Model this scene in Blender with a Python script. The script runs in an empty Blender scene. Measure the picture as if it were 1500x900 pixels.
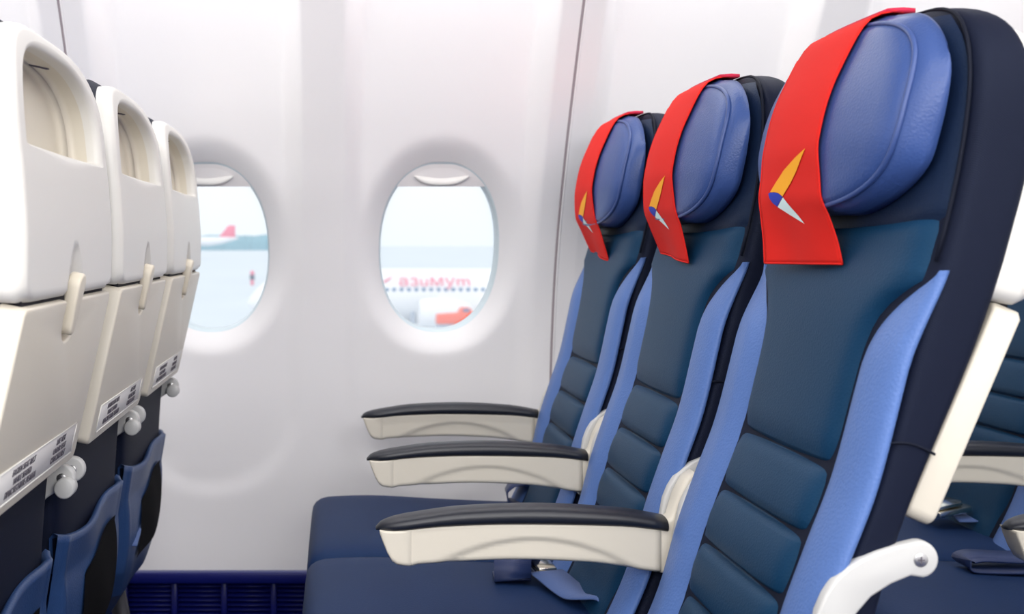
import bpy, bmesh, math
import numpy as np
from mathutils import Matrix, Vector

sc = bpy.context.scene
COL = sc.collection
PI = math.pi

# ------------------------------------------------------------------ camera, world, lights
F_PX = 1645.0                       # focal length in pixels of the 1500 px wide frame
cam_d = bpy.data.cameras.new('camera')
cam_d.sensor_width = 36.0
cam_d.lens = 36.0 * F_PX / 1500.0
cam_d.shift_x = (750 - 495) / 1500.0
cam_d.shift_y = -(450 - 355) / 1500.0
cam_d.clip_start = 0.02
cam_d.clip_end = 5000
cam_d.dof.use_dof = True
cam_d.dof.focus_distance = 1.45
cam_d.dof.aperture_fstop = 7.0
cam = bpy.data.objects.new('camera', cam_d)
COL.objects.link(cam)
cam.location = (0, 0, 1.0)
cam.rotation_euler = (PI / 2, 0, 0)
sc.camera = cam

sc.view_settings.view_transform = 'Standard'
sc.view_settings.look = 'None'
sc.view_settings.gamma = 1.0
sc.view_settings.exposure = 0.42
sc.view_settings.use_curve_mapping = False

world = bpy.data.worlds.new('overcast_sky')
sc.world = world
world.use_nodes = True
wn = world.node_tree.nodes; wl = world.node_tree.links
wn.clear()
w_out = wn.new('ShaderNodeOutputWorld'); w_bg = wn.new('ShaderNodeBackground')
w_tc = wn.new('ShaderNodeTexCoord'); w_sep = wn.new('ShaderNodeSeparateXYZ')
w_ramp = wn.new('ShaderNodeValToRGB')
w_noise = wn.new('ShaderNodeTexNoise'); w_noise.inputs['Scale'].default_value = 5.0
w_add = wn.new('ShaderNodeMath'); w_add.operation = 'MULTIPLY_ADD'
w_add.inputs[1].default_value = 0.06
wl.new(w_tc.outputs['Generated'], w_sep.inputs[0])
wl.new(w_tc.outputs['Generated'], w_noise.inputs['Vector'])
wl.new(w_noise.outputs['Fac'], w_add.inputs[0])
wl.new(w_sep.outputs['Z'], w_add.inputs[2])
wl.new(w_add.outputs[0], w_ramp.inputs[0])
e = w_ramp.color_ramp.elements
e[0].position = 0.0; e[0].color = (0.84, 0.91, 0.975, 1)
e[1].position = 0.09; e[1].color = (0.95, 0.97, 1.0, 1)
wl.new(w_ramp.outputs[0], w_bg.inputs[0])
w_bg.inputs[1].default_value = 0.86
wl.new(w_bg.outputs[0], w_out.inputs[0])


def area_lamp(name, loc, rot, sx, sy, power, color=(1, 1, 1)):
    d = bpy.data.lights.new(name, 'AREA')
    d.shape = 'RECTANGLE'; d.size = sx; d.size_y = sy; d.energy = power; d.color = color
    o = bpy.data.objects.new(name, d); COL.objects.link(o)
    o.location = loc; o.rotation_euler = rot
    return o


area_lamp('ceiling_or_fill_lamp', (0.0, 0.25, 2.10), (0, 0, 0), 3.6, 0.9, 27, (1.0, 0.985, 0.975))
area_lamp('ceiling_or_fill_lamp', (0.0, -1.40, 1.80), (math.radians(63), 0, 0), 3.6, 0.6, 54, (1.0, 0.985, 0.975))  # added fill on the camera side, aimed to brighten the window wall
area_lamp('sidewall_lamp', (0.0, 1.985, 1.78), (math.radians(10), 0, 0), 4.0, 0.04, 10, (1.0, 0.985, 0.985))

sun_d = bpy.data.lights.new('veiled_sun', 'SUN')
sun_d.energy = 0.7; sun_d.angle = math.radians(20); sun_d.color = (1, 0.98, 0.95)
sun = bpy.data.objects.new('veiled_sun', sun_d); COL.objects.link(sun)
sun.rotation_euler = (math.radians(35), math.radians(-20), 0)


# ------------------------------------------------------------------ materials
def mat(name, color, rough=0.5, metal=0.0, spec=0.5, bump=None, vary=None, sheen=0.0, coat=0.0, tint=None):
    m = bpy.data.materials.new(name); m.use_nodes = True
    nt = m.node_tree; n = nt.nodes; l = nt.links
    b = n['Principled BSDF']
    b.inputs['Base Color'].default_value = (*color, 1)
    b.inputs['Roughness'].default_value = rough
    b.inputs['Metallic'].default_value = metal
    b.inputs['Specular IOR Level'].default_value = spec
    b.inputs['Sheen Weight'].default_value = sheen
    b.inputs['Coat Weight'].default_value = coat
    if tint: b.inputs['Specular Tint'].default_value = (*tint, 1)
    tc = n.new('ShaderNodeTexCoord')
    if vary:
        nz = n.new('ShaderNodeTexNoise'); nz.inputs['Scale'].default_value = vary[0]
        nz.inputs['Detail'].default_value = 4
        l.new(tc.outputs['Object'], nz.inputs['Vector'])
        mx = n.new('ShaderNodeMix'); mx.data_type = 'RGBA'
        mx.inputs['A'].default_value = (*[c * (1 - vary[1]) for c in color], 1)
        mx.inputs['B'].default_value = (*[min(1, c * (1 + vary[1])) for c in color], 1)
        l.new(nz.outputs['Fac'], mx.inputs['Factor'])
        l.new(mx.outputs['Result'], b.inputs['Base Color'])
    if bump:
        kind, scale, strength = bump
        if kind == 'leather':
            tx = n.new('ShaderNodeTexVoronoi'); tx.inputs['Scale'].default_value = scale
            out = tx.outputs['Distance']
        elif kind == 'weave':
            tx = n.new('ShaderNodeTexWave'); tx.inputs['Scale'].default_value = scale
            tx.wave_type = 'BANDS'; tx.bands_direction = 'DIAGONAL'
            out = tx.outputs['Fac']
        else:
            tx = n.new('ShaderNodeTexNoise'); tx.inputs['Scale'].default_value = scale
            tx.inputs['Detail'].default_value = 3
            out = tx.outputs['Fac']
        l.new(tc.outputs['Object'], tx.inputs['Vector'])
        bp = n.new('ShaderNodeBump'); bp.inputs['Strength'].default_value = strength
        bp.inputs['Distance'].default_value = 0.0015
        l.new(out, bp.inputs['Height']); l.new(bp.outputs[0], b.inputs['Normal'])
    return m


M = {}
M['wall'] = mat('wall_laminate', (0.88, 0.865, 0.865), 0.45, bump=('noise', 900, 0.03))
M['ceiling'] = mat('ceiling_laminate', (0.82, 0.81, 0.81), 0.6)
M['carpet'] = mat('carpet_dark_blue', (0.02, 0.03, 0.09), 0.95, bump=('noise', 300, 0.6), vary=(60, 0.3))
M['dado'] = mat('deep_blue_plastic', (0.003, 0.006, 0.11), 0.36, spec=0.3)
M['dado_dark'] = mat('black_void', (0.004, 0.004, 0.01), 0.9)
M['navy'] = mat('navy_leather', (0.008, 0.024, 0.082), 0.58, spec=0.25, tint=(0.55, 0.75, 1.0), bump=('leather', 420, 0.12), vary=(9, 0.12))
M['teal'] = mat('dark_teal_leather', (0.004, 0.032, 0.080), 0.50, spec=0.25, tint=(0.5, 0.8, 1.0), bump=('leather', 420, 0.14), vary=(7, 0.12))
M['inkleather'] = mat('ink_leather', (0.005, 0.012, 0.036), 0.52, spec=0.25, tint=(0.55, 0.75, 1.0), bump=('leather', 420, 0.12))
M['side'] = mat('ink_fabric', (0.004, 0.006, 0.018), 0.65, spec=0.2, tint=(0.7, 0.8, 1.0), bump=('weave', 260, 0.15))
M['blue'] = mat('cornflower_leather', (0.085, 0.165, 0.41), 0.45, spec=0.35, bump=('leather', 330, 0.22), vary=(10, 0.10))
M['head'] = mat('headrest_blue_leather', (0.036, 0.075, 0.235), 0.38, spec=0.4, bump=('leather', 380, 0.16), vary=(8, 0.12))
M['piping'] = mat('dark_piping', (0.003, 0.005, 0.014), 0.75, spec=0.2)
M['headpipe'] = mat('blue_piping', (0.035, 0.07, 0.22), 0.45)
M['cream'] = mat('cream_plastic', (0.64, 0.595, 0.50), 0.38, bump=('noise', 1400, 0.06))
M['shell'] = mat('ivory_plastic', (0.69, 0.675, 0.63), 0.36, bump=('noise', 1400, 0.05))
M['white'] = mat('white_plastic', (0.53, 0.53, 0.515), 0.35)
M['latch'] = mat('beige_latch_plastic', (0.70, 0.64, 0.52), 0.4)
M['pad'] = mat('black_armrest_rubber', (0.004, 0.006, 0.013), 0.42, spec=0.6, bump=('noise', 1500, 0.05))
M['red'] = mat('red_cloth', (0.70, 0.018, 0.012), 0.8, spec=0.2, bump=('weave', 700, 0.12), vary=(12, 0.06))
M['reddark'] = mat('red_velcro', (0.50, 0.01, 0.05), 0.8)
M['orange'] = mat('orange_print', (0.95, 0.40, 0.0), 0.7)
M['royal'] = mat('royal_blue_print', (0.006, 0.03, 0.42), 0.7)
M['ice'] = mat('ice_white_print', (0.72, 0.88, 0.86), 0.7)
M['belt'] = mat('blue_webbing', (0.060, 0.115, 0.30), 0.6, bump=('weave', 420, 0.35), sheen=0.1)
M['beltdark'] = mat('dark_webbing', (0.020, 0.038, 0.125), 0.42, bump=('weave', 420, 0.3))
M['chrome'] = mat('buckle_steel', (0.82, 0.79, 0.70), 0.18, metal=1.0)
M['screw'] = mat('grey_screw', (0.55, 0.55, 0.55), 0.35, metal=1.0)
M['ink'] = mat('grey_print', (0.10, 0.09, 0.11), 0.7)
M['sticker'] = mat('grey_white_sticker', (0.70, 0.685, 0.66), 0.5)
M['pocket'] = mat('pocket_blue_leather', (0.020, 0.055, 0.16), 0.45, bump=('leather', 380, 0.15), vary=(8, 0.15))
M['mesh'] = mat('black_pocket_mesh', (0.002, 0.002, 0.003), 0.9, spec=0.1, bump=('leather', 900, 0.3))
M['metal'] = mat('grey_frame_metal', (0.05, 0.05, 0.06), 0.5, metal=0.6)
M['shade'] = mat('shade_plastic', (0.74, 0.72, 0.72), 0.5)
M['shadelip'] = mat('shade_white_lip', (0.9, 0.89, 0.85), 0.35)
M['gasket'] = mat('gasket_plastic', (0.70, 0.80, 0.84), 0.4)
M['apron'] = mat('concrete_apron', (0.62, 0.68, 0.73), 0.9, vary=(0.05, 0.08))
M['plane'] = mat('aircraft_white_paint', (0.88, 0.88, 0.90), 0.3)
M['plane_win'] = mat('aircraft_window', (0.03, 0.16, 0.34), 0.2)
M['plane_red'] = mat('aircraft_red_paint', (0.85, 0.16, 0.26), 0.4)
M['plane_blue'] = mat('aircraft_blue_paint', (0.12, 0.28, 0.62), 0.4)
M['plane_grey'] = mat('aircraft_grey', (0.40, 0.46, 0.56), 0.5)
M['tug'] = mat('tug_red_paint', (0.90, 0.09, 0.02), 0.4)
M['tyre'] = mat('tyre_rubber', (0.03, 0.05, 0.10), 0.8)
M['tree'] = mat('hazed_foliage', (0.22, 0.42, 0.50), 0.95, vary=(0.02, 0.2))  # distance haze mixed into the foliage colour as a blue cast

# cabin window pane: thin clear acrylic with a milky translucent veil
m = bpy.data.materials.new('acrylic_pane'); m.use_nodes = True
nt = m.node_tree; nt.nodes.clear()
o_ = nt.nodes.new('ShaderNodeOutputMaterial')
tr = nt.nodes.new('ShaderNodeBsdfTransparent'); tr.inputs[0].default_value = (0.97, 0.985, 0.99, 1)
tl = nt.nodes.new('ShaderNodeBsdfTranslucent'); tl.inputs[0].default_value = (0.90, 0.95, 1.0, 1)
gl = nt.nodes.new('ShaderNodeBsdfGlossy'); gl.inputs['Roughness'].default_value = 0.05
fr = nt.nodes.new('ShaderNodeFresnel'); fr.inputs[0].default_value = 1.25
m1 = nt.nodes.new('ShaderNodeMixShader'); m1.inputs[0].default_value = 0.25
m2 = nt.nodes.new('ShaderNodeMixShader')
nt.links.new(tr.outputs[0], m1.inputs[1]); nt.links.new(tl.outputs[0], m1.inputs[2])
nt.links.new(fr.outputs[0], m2.inputs[0]); nt.links.new(m1.outputs[0], m2.inputs[1]); nt.links.new(gl.outputs[0], m2.inputs[2])
nt.links.new(m2.outputs[0], o_.inputs[0])
M['pane'] = m


# ------------------------------------------------------------------ helpers
def sstep(a, b, x):
    t = np.clip((np.asarray(x, float) - a) / (b - a), 0, 1)
    return t * t * (3 - 2 * t)


def spline(pts):
    """monotone cubic through (x, y) points"""
    xs = np.array([p[0] for p in pts], float); ys = np.array([p[1] for p in pts], float)
    h = np.diff(xs); d = np.diff(ys) / h
    mm = np.zeros(len(xs)); mm[0] = d[0]; mm[-1] = d[-1]
    for i in range(1, len(xs) - 1):
        if d[i - 1] * d[i] > 0:
            w1 = 2 * h[i] + h[i - 1]; w2 = h[i] + 2 * h[i - 1]
            mm[i] = (w1 + w2) / (w1 / d[i - 1] + w2 / d[i])

    def f(x):
        x = np.clip(np.asarray(x, float), xs[0], xs[-1])
        i = np.clip(np.searchsorted(xs, x) - 1, 0, len(xs) - 2)
        t = (x - xs[i]) / h[i]
        return ((2 * t**3 - 3 * t**2 + 1) * ys[i] + (t**3 - 2 * t**2 + t) * h[i] * mm[i]
                + (-2 * t**3 + 3 * t**2) * ys[i + 1] + (t**3 - t**2) * h[i] * mm[i + 1])
    return f


def mesh_from(name, verts, faces, mats, smooth=True, idx=None, fixn=True):
    me = bpy.data.meshes.new(name)
    me.from_pydata([tuple(map(float, v)) for v in verts], [], [tuple(f) for f in faces])
    if not isinstance(mats, (list, tuple)):
        mats = [mats]
    for m_ in mats:
        me.materials.append(m_)
    if idx is not None:
        me.polygons.foreach_set('material_index', idx)
    if fixn:
        bm = bmesh.new(); bm.from_mesh(me)
        bmesh.ops.recalc_face_normals(bm, faces=bm.faces)
        bm.to_mesh(me); bm.free()
    if smooth:
        me.polygons.foreach_set('use_smooth', [True] * len(me.polygons))
    me.update()
    return me


class G:
    """collects shells; build() makes one mesh"""
    def __init__(s):
        s.v = []; s.f = []

    def add(s, v, f):
        o = len(s.v); s.v += [tuple(p) for p in v]; s.f += [tuple(i + o for i in q) for q in f]
        return s

    def grid(s, P, cu=False, cv=False):
        """P[nu][nv] points"""
        nu = len(P); nv = len(P[0])
        v = [p for r in P for p in r]; f = []
        for i in range(nu if cu else nu - 1):
            for j in range(nv if cv else nv - 1):
                a = i; b = (i + 1) % nu; c = j; d = (j + 1) % nv
                f.append((a * nv + c, b * nv + c, b * nv + d, a * nv + d))
        return s.add(v, f)

    def loft(s, rings, caps=True):
        n = len(rings[0]); nv = len(s.v)
        s.grid(rings, False, True)
        if caps:
            s.f.append(tuple(nv + i for i in range(n))[::-1])
            o = nv + (len(rings) - 1) * n
            s.f.append(tuple(o + i for i in range(n)))
        return s

    def tube(s, path, r, n=8, closed=False):
        P = [Vector(p) for p in path]; rings = []
        up = Vector((0, 0, 1))
        for i, p in enumerate(P):
            a = P[i - 1] if (i > 0 or closed) else P[i]
            b = P[(i + 1) % len(P)] if (i < len(P) - 1 or closed) else P[i]
            t = (b - a).normalized()
            u = t.cross(Vector((1, 0.02, 0.01)))
            if u.length < 0.1:
                u = t.cross(up)
            u.normalize(); w = t.cross(u)
            rr = r[i] if hasattr(r, '__len__') else r
            rings.append([p + u * rr * math.cos(2 * PI * k / n) + w * rr * math.sin(2 * PI * k / n) for k in range(n)])
        if closed:
            return s.grid(rings, True, True)
        return s.loft(rings)

    def box(s, c, d):
        v = [(c[0] + sx * d[0] / 2, c[1] + sy * d[1] / 2, c[2] + sz * d[2] / 2) for sx in (-1, 1) for sy in (-1, 1) for sz in (-1, 1)]
        return s.add(v, [(0, 1, 3, 2), (4, 6, 7, 5), (0, 4, 5, 1), (2, 3, 7, 6), (0, 2, 6, 4), (1, 5, 7, 3)])

    def disc(s, c, axis, r, h, n=24, bev=0.15):
        """short cylinder centred at c along 'x','y' or 'z', softened rims"""
        rings = []
        for k, sc_ in ((-h / 2, 1 - bev), (-h / 2 + bev * r * 0.6, 1), (h / 2 - bev * r * 0.6, 1), (h / 2, 1 - bev)):
            R = []
            for i in range(n):
                a = 2 * PI * i / n; p, q = r * sc_ * math.cos(a), r * sc_ * math.sin(a)
                R.append({'x': (c[0] + k, c[1] + p, c[2] + q), 'y': (c[0] + p, c[1] + k, c[2] + q), 'z': (c[0] + p, c[1] + q, c[2] + k)}[axis])
            rings.append(R)
        return s.loft(rings)

    def mesh(s, name, mats, smooth=True):
        return mesh_from(name, s.v, s.f, mats, smooth)


def bevel_mesh(me, w, seg=2, angle=40):
    bm = bmesh.new(); bm.from_mesh(me)
    ed = [e_ for e_ in bm.edges if len(e_.link_faces) == 2 and e_.calc_face_angle(0) > math.radians(angle)]
    bmesh.ops.bevel(bm, geom=ed, offset=w, segments=seg, profile=0.5, affect='EDGES', clamp_overlap=True)
    bmesh.ops.recalc_face_normals(bm, faces=bm.faces)
    bm.to_mesh(me); bm.free()
    me.polygons.foreach_set('use_smooth', [True] * len(me.polygons))
    return me


def plate(name, outline, y0, y1, mats, bev=0.003, seg=2, to3=None):
    """outline in 2-D (a, b) extruded in the third axis; to3 maps (a, b, c) to xyz"""
    to3 = to3 or (lambda a, b, c: (a, c, b))
    n = len(outline)
    v = [to3(a, b, y0) for a, b in outline] + [to3(a, b, y1) for a, b in outline]
    f = [tuple(range(n))[::-1], tuple(range(n, 2 * n))]
    f += [(i, (i + 1) % n, n + (i + 1) % n, n + i) for i in range(n)]
    me = mesh_from(name, v, f, mats, smooth=False)
    if bev:
        bevel_mesh(me, bev, seg, 55)
        for p in me.polygons:
            p.use_smooth = True
        me.set_sharp_from_angle(angle=math.radians(50))
    return me


def link(name, me, parent=None, loc=(0, 0, 0), ry=0.0):
    o = bpy.data.objects.new(name, me); COL.objects.link(o)
    o.location = loc; o.rotation_euler = (0, ry, 0)
    if parent:
        o.parent = parent
    return o


def tag(o, label=None, cat=None, group=None, kind=None):
    if label: o['label'] = label
    if cat: o['category'] = cat
    if group: o['group'] = group
    if kind: o['kind'] = kind
    return o


def text_mesh(name, lines, size, m_, mirror=False, space=1.35):
    c = bpy.data.curves.new('txt', 'FONT'); c.body = '\n'.join(lines); c.size = size
    c.space_line = space; c.extrude = 0.0003; c.align_x = 'CENTER'; c.align_y = 'CENTER'; c.resolution_u = 2
    o = bpy.data.objects.new('txt', c); COL.objects.link(o)
    dg = bpy.context.evaluated_depsgraph_get(); dg.update()
    me = bpy.data.meshes.new_from_object(o.evaluated_get(dg))
    me.name = name
    bpy.data.objects.remove(o); bpy.data.curves.remove(c)
    if mirror:
        me.transform(Matrix.Scale(-1, 4, (1, 0, 0))); me.flip_normals()
    me.materials.clear(); me.materials.append(m_)
    return me


# ------------------------------------------------------------------ the setting
BAY = 0.508
BAYS = [-0.2845 + BAY * k for k in range(-3, 5)]
XMIN = BAYS[0] - BAY / 2; XMAX = BAYS[-1] + BAY / 2
WZ0, WZ1 = 0.255, 1.64
rib = spline([(0.0, 2.555), (0.25, 2.55), (0.69, 2.512), (0.85, 2.484), (1.0, 2.438), (1.16, 2.36), (1.3, 2.277), (1.468, 2.17), (1.64, 2.055)])
bay_d = spline([(0.2, 0.005), (0.8, 0.007), (1.0, 0.015), (1.2, 0.034), (1.468, 0.070), (1.64, 0.10)])
WCZ, WRX, WRZ = 0.985, 0.133, 0.188


def bay_mask(x, z):
    zz = np.minimum(z, 0.63) - 0.63
    d = np.sqrt(np.asarray(x)**2 + zz**2)
    return 1 - sstep(0.166, 0.214, d)


def wall_y(x, z, s=None):
    y = rib(z) + bay_d(z) * bay_mask(x, z)
    if s is not None:
        t = np.clip(s / 0.052, 0, 1)
        y = y + 0.030 * (1 - t)**2 * (1 + 0.6 * t)
    return y


def oval_r(th, n=2.25):
    c = np.abs(np.cos(th)); s_ = np.abs(np.sin(th))
    return ((c / WRX)**n + (s_ / WRZ)**n)**(-1 / n)


# perimeter of one bay
per = []
nx, nz = 26, 84
for i in range(nx): per.append((-BAY / 2 + BAY * i / nx, WZ0))
for i in range(nz): per.append((BAY / 2, WZ0 + (WZ1 - WZ0) * i / nz))
for i in range(nx): per.append((BAY / 2 - BAY * i / nx, WZ1))
for i in range(nz): per.append((-BAY / 2, WZ1 - (WZ1 - WZ0) * i / nz))
per = np.array(per); th = np.arctan2(per[:, 1] - WCZ, per[:, 0])
r1 = np.hypot(per[:, 0], per[:, 1] - WCZ); r0 = oval_r(th)
rings = []
ss = [0, 0.003, 0.007, 0.012, 0.018, 0.025, 0.033, 0.042, 0.052]
for s_ in ss: rings.append(np.minimum(r0 + s_, r0 + s_))
base = r0 + ss[-1]
for k in range(1, 45): rings.append(base + (r1 - base) * k / 44)
P = []
for r in rings:
    x = r * np.cos(th); z = WCZ + r * np.sin(th)
    y = wall_y(x, z, r - r0)
    P.append([(x[i], y[i], z[i]) for i in range(len(th))])
bay_me = G().grid(P, False, True).mesh('wall_panel', M['wall'])

wall = bpy.data.objects.new('wall_back', None); COL.objects.link(wall)
tag(wall, 'white sculpted cabin side wall with oval windows', kind='structure')
for bx in BAYS:
    link('wall_panel', bay_me, wall, (bx, 0, 0))
# panel joints
for n_, k in enumerate((0, 2, 4, 6)):
    xj = BAYS[k] + BAY / 2 if k else BAYS[0] + BAY / 2
for n_, xj in enumerate([BAYS[i] + BAY / 2 for i in (0, 2, 4, 6)]):
    zs = np.linspace(WZ0, WZ1, 40)
    g = G(); rr = []
    for z in zs:
        y = float(rib(z)) ; rr.append([(xj - 0.0045, y + 0.004, z), (xj - 0.0045, y - 0.0012, z), (xj - 0.0005, y - 0.0016, z), (xj + 0.0005, y - 0.0016, z)])
    g.loft(rr)
    dk = g.mesh('trim', mat('joint_grey', (0.34, 0.29, 0.31), 0.6)) if n_ == 0 else dk0
    if n_ == 0: dk0 = dk; x_first = xj
    g2 = G(); rr = []
    for z in zs:
        y = float(rib(z)); rr.append([(xj + 0.0005, y + 0.004, z), (xj + 0.0005, y - 0.0022, z), (xj + 0.003, y - 0.0026, z), (xj + 0.005, y - 0.0012, z), (xj + 0.005, y + 0.004, z)])
    if n_ == 0: bead0 = G().loft(rr).mesh('bead', M['wall'])
    t = link('trim_%d' % (n_ + 1), dk0, None, (xj - x_first, 0, 0))
    tag(t, 'thin grey joint line between two wall panels', kind='structure')
    link('bead', bead0, t)

# windows
tilt = -0.40


def win_pt(sx, th_, dep):
    r = oval_r(th_) * sx
    x = r * np.cos(th_); z = WCZ + r * np.sin(th_)
    y = wall_y(oval_r(th_) * np.cos(th_), WCZ + oval_r(th_) * np.sin(th_), 0.0)
    return x, y + dep, z


TH = np.linspace(0, 2 * PI, 97)[:-1]
fr_rings = []
for sx, dep in ((1.004, -0.0005), (1.0, 0.002), (0.985, 0.004), (0.972, 0.008), (0.965, 0.03), (0.965, 0.055)):
    x, y, z = win_pt(sx, TH, dep); fr_rings.append([(x[i], y[i], z[i]) for i in range(96)])
frame_me = G().grid(fr_rings, False, True).mesh('window_frame', M['gasket'])
pane_r = []
for sx in (0.001, 0.3, 0.6, 0.85, 0.964):
    x, y, z = win_pt(sx, TH, 0.05); yy = wall_y(0 * z, z, 0) * 0 + (2.535 + tilt * (z - WCZ))
    pane_r.append([(x[i], yy[i], z[i]) for i in range(96)])
pane_me = G().grid(pane_r, False, True).mesh('pane', M['pane'])
# shade: the part of the oval above zS, drawn down a little
ZS = 1.121
def shade_y(z): return 2.487 + tilt * (z - WCZ) + 0.006
P = []
zs = np.linspace(ZS, WCZ + WRZ * 0.975, 14)
for z in zs:
    zr = (z - WCZ) / (WRZ * 0.985)
    hw = WRX * 0.985 * max(0.02, (1 - abs(zr)**2.25))**(1 / 2.25)
    P.append([(hw * u, shade_y(z), z) for u in np.linspace(-1, 1, 25)])
g = G().grid(P)
P2 = [[(p[0], p[1] + 0.004, p[2]) for p in r] for r in P]
g.grid(P2)
g.grid([P[0], P2[0]])
shade_me = g.mesh('shade', M['shade'])
# handle: a wide scooped grip with a bright lower lip
hz0, hz1 = 1.131, 1.152
gl_ = []
for u in np.linspace(-1, 1, 25):
    x = 0.058 * u; zc = 1.131 + 0.011 * abs(u)**2.5
    hh = 0.0085 * (1 - 0.8 * abs(u)**4)
    gl_.append([(x, shade_y(zc) - 0.001 - 0.009 * (0.5 + 0.5 * math.cos(a)), zc + hh * math.sin(a)) for a in np.linspace(0, 2 * PI, 11)[:-1]])
lip_me = G().loft(gl_).mesh('grip_lip', M['shadelip'])
gr = []
for k, z in enumerate(np.linspace(1.136, 1.160, 7)):
    t = k / 6; hw = 0.058 * math.sqrt(max(0.0, 1 - (0.95 * t)**2.2))
    gr.append([(hw * u, shade_y(z) - 0.0012 - 0.004 * (1 - t) * (1 - u * u), z) for u in np.linspace(-1, 1, 17)])
grip_me = G().grid(gr).mesh('grip', M['shade'])

for i, bx in enumerate(BAYS):
    w = link('window_%d' % (i + 1), frame_me, None, (bx, 0, 0))
    tag(w, 'oval cabin window with its blind slightly lowered', kind='structure')
    link('pane', pane_me, w)
    s_o = link('shade', shade_me, w)
    link('grip_lip', lip_me, s_o); link('grip', grip_me, s_o)

# floor, ceiling, the other walls
def slab(name, c, d, m_, label=None):
    o = link(name, G().box(c, d).mesh(name, m_, False)); tag(o, label, kind='structure'); return o
cx = (XMIN + XMAX) / 2; lx = XMAX - XMIN
slab('floor', (cx, 0.45, -0.025), (lx, 4.5, 0.05), M['carpet'], 'dark blue cabin carpet floor')
slab('wall_front', (cx, -1.62, 1.1), (lx, 0.04, 2.2), M['wall'], 'cabin wall across the aisle')
slab('wall_left', (XMIN - 0.02, 0.45, 1.1), (0.04, 4.5, 2.4), M['wall'], 'cabin end wall at left')
slab('wall_right', (XMAX + 0.02, 0.45, 1.1), (0.04, 4.5, 2.4), M['wall'], 'cabin end wall at right')
cp = [(-1.62, 2.08), (-1.2, 2.14), (0, 2.17), (1.0, 2.12), (1.6, 1.97), (1.93, 1.86), (2.02, 1.84), (2.09, 1.80), (2.20, 1.66), (2.20, 1.60)]
P = [[(XMIN, a, b), (XMAX, a, b)] for a, b in cp]
o = link('ceiling', G().grid(P).mesh('ceiling', M['ceiling'])); tag(o, 'white curved cabin ceiling', kind='structure')
bk = G().box((cx, 2.67, 1.3), (0.001, 0.001, 0.001))

# blue air-return panel along the foot of the wall
zt = 0.252
bb = G()
bb.box((cx, 2.580, zt - 0.014), (lx, 0.075, 0.026))           # upper rail
bb.box((cx, 2.580, 0.045), (lx, 0.06, 0.09))                  # lower rail
base_me = bevel_mesh(bb.mesh('baseboard_back', M['dado'], False), 0.004, 2)
base_o = link('baseboard_back', base_me)
tag(base_o, 'deep blue air return panel with slats below the white wall', kind='structure')
link('recess', G().box((cx, 2.602, 0.15), (lx, 0.012, 0.2)).mesh('recess', M['dado_dark'], False), base_o)
pitch = 0.1135
slat_me = bevel_mesh(G().box((0, 0, 0), (0.1005, 0.012, 0.0034)).mesh('slat', M['dado'], False), 0.001, 1)
x0 = (254 - 495) / F_PX * 2.55
mull = bevel_mesh(G().box((0, 0, 0), (0.0135, 0.024, 0.145)).mesh('mullion', M['dado'], False), 0.002, 1)
k0 = int((XMIN - x0) / pitch) + 1
for k in range(k0, k0 + int(lx / pitch)):
    xx = x0 + k * pitch
    if -1.25 < xx < 1.75:
        link('mullion', mull, base_o, (xx, 2.575, 0.158))
        for r in range(9):
            so = link('slat', slat_me, base_o, (xx + pitch / 2, 2.580, 0.2155 - 0.0108 * r - 0.004))
            so.rotation_euler = (math.radians(28), 0, 0)

# ------------------------------------------------------------------ seat geometry (unit coordinates, reclined pose; x forward is negative)
HX, HZ, REC = 0.55, 0.42, math.radians(10.5)
fX = spline([(0.40, 0.305), (0.45, 0.335), (0.576, 0.396), (0.652, 0.4185), (0.714, 0.441), (0.78, 0.466), (0.86, 0.487), (0.937, 0.506), (1.0, 0.527), (1.1, 0.548), (1.2, 0.560), (1.27, 0.566)])
rX = spline([(0.40, 0.40), (0.6, 0.470), (0.73, 0.503), (0.935, 0.588), (1.0, 0.608), (1.1, 0.629), (1.2, 0.628), (1.27, 0.612)])
WB = 0.201
ZTOP = 1.233


def half_w(z):
    z = np.asarray(z, float)
    lo = WB - 0.006 * sstep(0.75, 0.5, z)
    t = np.clip((z - 1.095) / (ZTOP - 1.095), 0, 1)
    return lo * np.maximum(1 - t**3.2, 0.0)**(1 / 3.2)


def se(a, n):
    c, s_ = math.cos(a), math.sin(a)
    return math.copysign(abs(c)**(2 / n), c), math.copysign(abs(s_)**(2 / n), s_)


SEAT = []   # (part name, mesh, pose 'front'|'rear'|'fixed', parent part name or None, label)

CORNER = []
sh_x = spline([(0.90, 0.519), (0.944, 0.521), (1.0, 0.522), (1.06, 0.519), (1.09, 0.516), (1.15, 0.510), (1.20, 0.498), (1.235, 0.480), (1.262, 0.455)])
SZ0, SZ1 = 0.945, 1.220
OZ0, OZ1 = 1.092, 1.197


def in_outer(y, z):
    if z < SZ0 or z > SZ1: return False
    hw = 0.195
    if z > 1.09:
        t = (z - 1.09) / (SZ1 - 1.09); hw *= max(0, 1 - t**3.2)**(1 / 3.2)
    if z < SZ0 + 0.012: hw -= 0.012 - math.sqrt(max(0, 0.012**2 - (SZ0 + 0.012 - z)**2))
    return abs(y) < hw


def in_inner(y, z):
    if z < OZ0 or z > OZ1: return False
    hw = 0.160
    if z > 1.10:
        t = (z - 1.10) / (OZ1 - 1.10); hw *= max(0, 1 - t**3.0)**(1 / 3.0)
    return abs(y) < hw


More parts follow.
